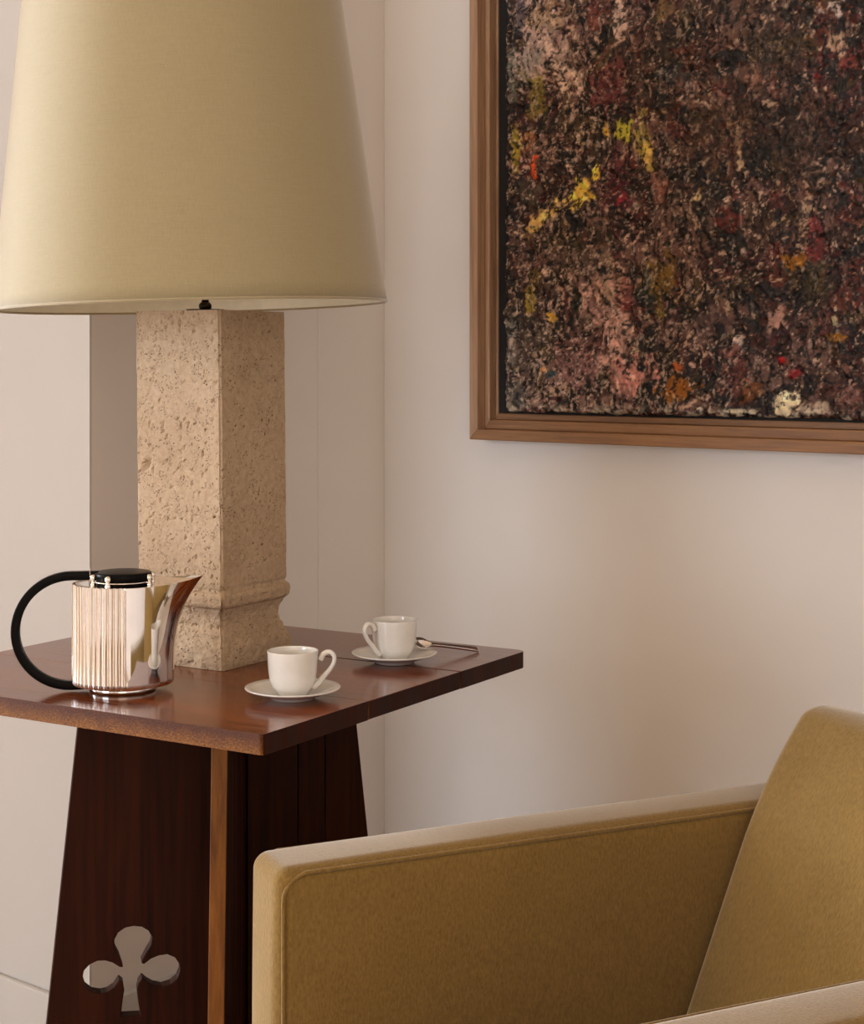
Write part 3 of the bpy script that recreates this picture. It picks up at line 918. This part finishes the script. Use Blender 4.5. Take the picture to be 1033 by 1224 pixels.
PATCHES = [
    (0.0685, 0.6673, 0.0476, 0.0633, 0, (176, 152, 140), 0.85),
    (0.0960, 0.7120, 0.0542, 0.0240, 0, (142, 116, 88), 0.7),
    (0.0462, 0.6245, 0.0260, 0.0333, 0, (150, 138, 130), 0.7),
    (0.1412, 0.5963, 0.0267, 0.0252, 0, (205, 178, 160), 0.9),
    (0.2498, 0.6921, 0.0136, 0.0319, 0, (190, 164, 148), 0.85),
    (0.1196, 0.6463, 0.0216, 0.0268, 0, (196, 170, 156), 0.6),
    (0.3337, 0.6870, 0.0197, 0.0228, 0, (128, 102, 66), 0.7),
    (0.1979, 0.6988, 0.0174, 0.0264, 0, (120, 66, 54), 0.7),
    (0.6467, 0.6542, 0.0171, 0.0133, 0, (176, 160, 150), 0.9),
    (0.6553, 0.5948, 0.0142, 0.0212, 0, (170, 142, 118), 0.8),
    (0.5096, 0.5491, 0.0212, 0.0192, 0, (140, 98, 82), 0.75),
    (0.4804, 0.4502, 0.0077, 0.0303, 8, (186, 156, 124), 0.85),
    (0.0275, 0.4867, 0.0131, 0.0426, 0, (148, 130, 40), 0.85),
    (0.0685, 0.5587, 0.0202, 0.0422, 0, (132, 116, 56), 0.75),
    (0.1680, 0.3868, 0.0194, 0.0251, -20, (226, 188, 84), 0.97),
    (0.1979, 0.4260, 0.0087, 0.0117, 0, (224, 180, 70), 0.95),
    (0.0832, 0.3469, 0.0509, 0.0105, 32, (206, 174, 104), 0.9),
    (0.2549, 0.4930, 0.0119, 0.0174, 0, (176, 168, 62), 0.9),
    (0.2938, 0.4710, 0.0134, 0.0460, 0, (150, 134, 58), 0.7),
    (0.3072, 0.4384, 0.0083, 0.0201, 0, (206, 176, 84), 0.7),
    (0.2205, 0.4886, 0.0052, 0.0204, 0, (200, 160, 60), 0.8),
    (0.0611, 0.2122, 0.0111, 0.0272, 0, (156, 136, 50), 0.75),
    (0.1051, 0.1723, 0.0073, 0.0090, 0, (214, 170, 60), 0.9),
    (0.0685, 0.2452, 0.0184, 0.0121, 0, (128, 110, 58), 0.6),
    (0.3304, 0.2343, 0.0263, 0.0370, 0, (108, 82, 30), 0.75),
    (0.3271, 0.1745, 0.0132, 0.0114, 0, (124, 104, 40), 0.7),
    (0.3599, 0.0494, 0.0291, 0.0198, 0, (150, 92, 30), 0.9),
    (0.3713, 0.0806, 0.0097, 0.0099, 0, (165, 85, 34), 0.85),
    (0.5873, 0.2534, 0.0263, 0.0108, 0, (138, 90, 24), 0.8),
    (0.6595, 0.1292, 0.0127, 0.0079, 0, (146, 98, 26), 0.8),
    (0.0685, 0.4442, 0.0074, 0.0166, 0, (206, 84, 36), 0.95),
    (0.0592, 0.4841, 0.0166, 0.0151, 0, (132, 82, 44), 0.7),
    (0.2378, 0.3883, 0.0290, 0.0494, 0, (87, 40, 44), 0.75),
    (0.2566, 0.3755, 0.0102, 0.0145, 0, (136, 43, 56), 0.8),
    (0.6165, 0.2844, 0.0130, 0.0347, 0, (112, 42, 43), 0.7),
    (0.4556, 0.3275, 0.0248, 0.0166, 0, (82, 31, 24), 0.8),
    (0.5637, 0.0948, 0.0104, 0.0081, 20, (146, 29, 26), 0.95),
    (0.5770, 0.0719, 0.0088, 0.0054, 0, (116, 24, 29), 0.9),
    (0.6835, 0.5573, 0.0168, 0.0263, 0, (102, 40, 32), 0.75),
    (0.6179, 0.5485, 0.0101, 0.0053, 0, (131, 49, 46), 0.8),
    (0.3794, 0.6134, 0.0257, 0.0254, 0, (85, 45, 32), 0.7),
    (0.2291, 0.5753, 0.0343, 0.0379, 0, (110, 56, 54), 0.7),
    (0.2326, 0.1383, 0.0342, 0.0611, -8, (190, 152, 138), 0.8),
    (0.2753, 0.0687, 0.0402, 0.0375, 0, (184, 130, 118), 0.85),
    (0.1979, 0.2090, 0.0347, 0.0381, 0, (172, 132, 122), 0.7),
    (0.1591, 0.0916, 0.0458, 0.0384, 0, (140, 102, 98), 0.75),
    (0.2188, 0.2260, 0.0173, 0.0438, 0, (176, 146, 124), 0.7),
    (0.2600, 0.2104, 0.0170, 0.0232, 0, (150, 86, 80), 0.6),
    (0.1626, 0.2689, 0.0871, 0.0236, 0, (124, 98, 88), 0.6),
    (0.3005, 0.2237, 0.0150, 0.0373, 0, (40, 42, 38), 0.85),
    (0.3567, 0.5792, 0.0260, 0.0198, 0, (44, 46, 46), 0.8),
    (0.1015, 0.0691, 0.0091, 0.0060, 0, (46, 66, 72), 0.95),
    (0.0832, 0.0765, 0.0073, 0.0045, 0, (206, 150, 92), 0.95),
    (0.0275, 0.0762, 0.0075, 0.0061, 0, (196, 160, 50), 0.8),
    (0.3304, 0.3910, 0.0230, 0.0228, 0, (140, 96, 80), 0.7),
    (0.4035, 0.3667, 0.0064, 0.0056, 0, (190, 168, 120), 0.9),
    (0.5652, 0.0299, 0.0192, 0.0230, 0, (206, 190, 158), 0.95),
    (0.6034, 0.0145, 0.0261, 0.0107, 0, (190, 172, 148), 0.85),
    (0.4115, 0.0107, 0.0143, 0.0084, 0, (176, 168, 156), 0.85),
    (0.4851, 0.0094, 0.0245, 0.0041, 0, (180, 172, 150), 0.85),
    (0.0143, 0.1478, 0.0132, 0.0610, 0, (132, 128, 118), 0.75),
    (0.0218, 0.0336, 0.0225, 0.0244, 0, (138, 130, 116), 0.6),
    (0.5503, 0.1653, 0.0134, 0.0244, -30, (164, 126, 110), 0.85),
    (0.6524, 0.1544, 0.0043, 0.0132, 0, (190, 180, 140), 0.7),
    (0.4773, 0.1196, 0.0077, 0.0124, 0, (186, 168, 158), 0.8),
    (0.4194, 0.1576, 0.0315, 0.0224, 0, (92, 70, 66), 0.7),
    (0.4742, 0.0740, 0.0246, 0.0359, 0, (104, 54, 46), 0.6),
    (0.4973, 0.0399, 0.0213, 0.0165, 0, (104, 60, 22), 0.7),
    (0.6666, 0.0421, 0.0365, 0.0343, 0, (112, 76, 66), 0.6),
    (0.6165, 0.2083, 0.0173, 0.0267, 0, (70, 58, 34), 0.6),
    (0.1591, 0.1907, 0.0071, 0.0104, 0, (20, 26, 26), 0.95),
    (0.2153, 0.2524, 0.0121, 0.0102, 0, (26, 18, 14), 0.95),
    (0.2938, 0.0803, 0.0067, 0.0057, 0, (24, 22, 26), 0.9),
    (0.3138, 0.0532, 0.0083, 0.0072, 0, (24, 24, 32), 0.9),
    (0.2378, 0.4218, 0.0103, 0.0291, 0, (72, 27, 31), 0.7),
    (0.4431, 0.4699, 0.0619, 0.0556, 0, (84, 56, 40), 0.5),
    (0.5947, 0.4437, 0.0578, 0.0671, 0, (44, 30, 22), 0.6),
    (0.5503, 0.5964, 0.0444, 0.0542, 0, (70, 58, 48), 0.5),
    (0.0499, 0.1096, 0.0369, 0.0605, 0, (92, 78, 68), 0.5),
    (0.0350, -0.0118, 0.0555, 0.0076, 0, (170, 162, 140), 0.7),
    (0.0350, 0.7320, 0.0093, 0.0455, 0, (80, 70, 80), 0.6),
    (0.0162, 0.6125, 0.0094, 0.0610, 0, (120, 122, 112), 0.6),
    (0.0499, 0.4001, 0.0296, 0.0242, 0, (84, 80, 66), 0.6),
]
link('canvas', canvas(), M['paint'], paint_root, smooth=True)

# ------------------------------------------------------------------ armchair
CH_RZ = rad(25.5)
CH = (-0.1935, 1.772, 0)
chair = root('armchair', CH, CH_RZ, 'low square armchair upholstered in tan mohair velvet', 'armchair')
# chair space: x front to back, y = 0 outside of the far arm, negative towards the near arm
AH, AT, DEP, INW = 0.62, 0.088, 0.80, 0.478
def arm(y_mid, name='arm'):
    me = rounded_box(name, DEP / 2, AT / 2, (AH - 0.13) / 2, 0.017, 14, 5, (0.004, 0.003, 0.003))
    o = link(name, me, M['velvet'], chair, (DEP / 2, y_mid, 0.13 + (AH - 0.13) / 2), 0, True)
    # welts along the inner and outer seams
    for s in (-1, 1):
        yy = s * (AT / 2 - 0.0015)
        zt = (AH - 0.13) / 2
        pp = [Vector((-DEP / 2 + 0.006, yy, -zt + 0.02)), Vector((-DEP / 2 + 0.006, yy, zt - 0.03))]
        for q in range(1, 7):
            t = rad(180 - 90 * q / 6)
            pp.append(Vector((-DEP / 2 + 0.030 + 0.024 * math.cos(t), yy, zt - 0.030 + 0.0125 + 0.0125 * math.sin(t) - 0.0125 * (1 - q / 6) + 0.0)))
        for q in range(1, 20): pp.append(Vector((-DEP / 2 + 0.030 + (DEP - 0.06) * q / 19, yy, zt - 0.005)))
        w = sweep('welt', pp, circ(0.0022, 8), Vector((0, 1, 0)))
        link('welt', w, M['velvet'], o, smooth=True)
    return o
arm(-AT / 2)
arm(-AT - INW - AT / 2)
# seat cushion, seat deck, back
me = rounded_box('seat_cushion', 0.29, INW / 2 - 0.002, 0.06, 0.03, 12, 5, (0.006, 0.0, 0.015))
link('seat_cushion', me, M['velvet'], chair, (0.30, -AT - INW / 2, 0.325), 0, True)
me = rounded_box('seat_base', 0.36, INW / 2 + 0.01, 0.065, 0.012, 6, 3)
link('seat_base', me, M['velvet'], chair, (0.40, -AT - INW / 2, 0.20), 0, True)
me = rounded_box('backrest', 0.065, INW / 2 - 0.003, 0.29, 0.024, 18, 6, (0.014, 0.0, 0.010))
for v in me.vertices:
    v.co.x += 0.85 * max(0.0, v.co.z - 0.10) ** 2
bk = link('backrest', me, M['velvet'], chair, smooth=True)
lean = rad(22.5)
# front face passes through x=0.499 at z=0.402 and x=0.585 at z=0.62
up = Vector((math.sin(lean), 0, math.cos(lean)))
fwd = Vector((-math.cos(lean), 0, math.sin(lean)))
face_pt = Vector((0.573, 0, 0.62))
s_top = (0.752 - 0.62) / math.cos(lean)
ctr = face_pt + up * (s_top - 0.29) - fwd * 0.065
bk.location = (ctr.x, -AT - INW / 2, ctr.z)
bk.rotation_euler = (0, lean, 0)
me = rounded_box('back_panel', 0.03, INW / 2 + AT * 0.5, 0.235, 0.015, 8, 4)
link('back_panel', me, M['velvet'], chair, (DEP - 0.005, -AT - INW / 2, 0.365), 0, True)
leg_me = lathe('leg', [(0, 0), (0.014, 0), (0.022, 0.135), (0, 0.135)], 20)
leg_me.materials.append(M['leg'])
for lx in (0.06, DEP - 0.06):
    for ly in (-0.05, -2 * AT - INW + 0.05):
        link('leg', leg_me, [], chair, (lx, ly, 0.0))
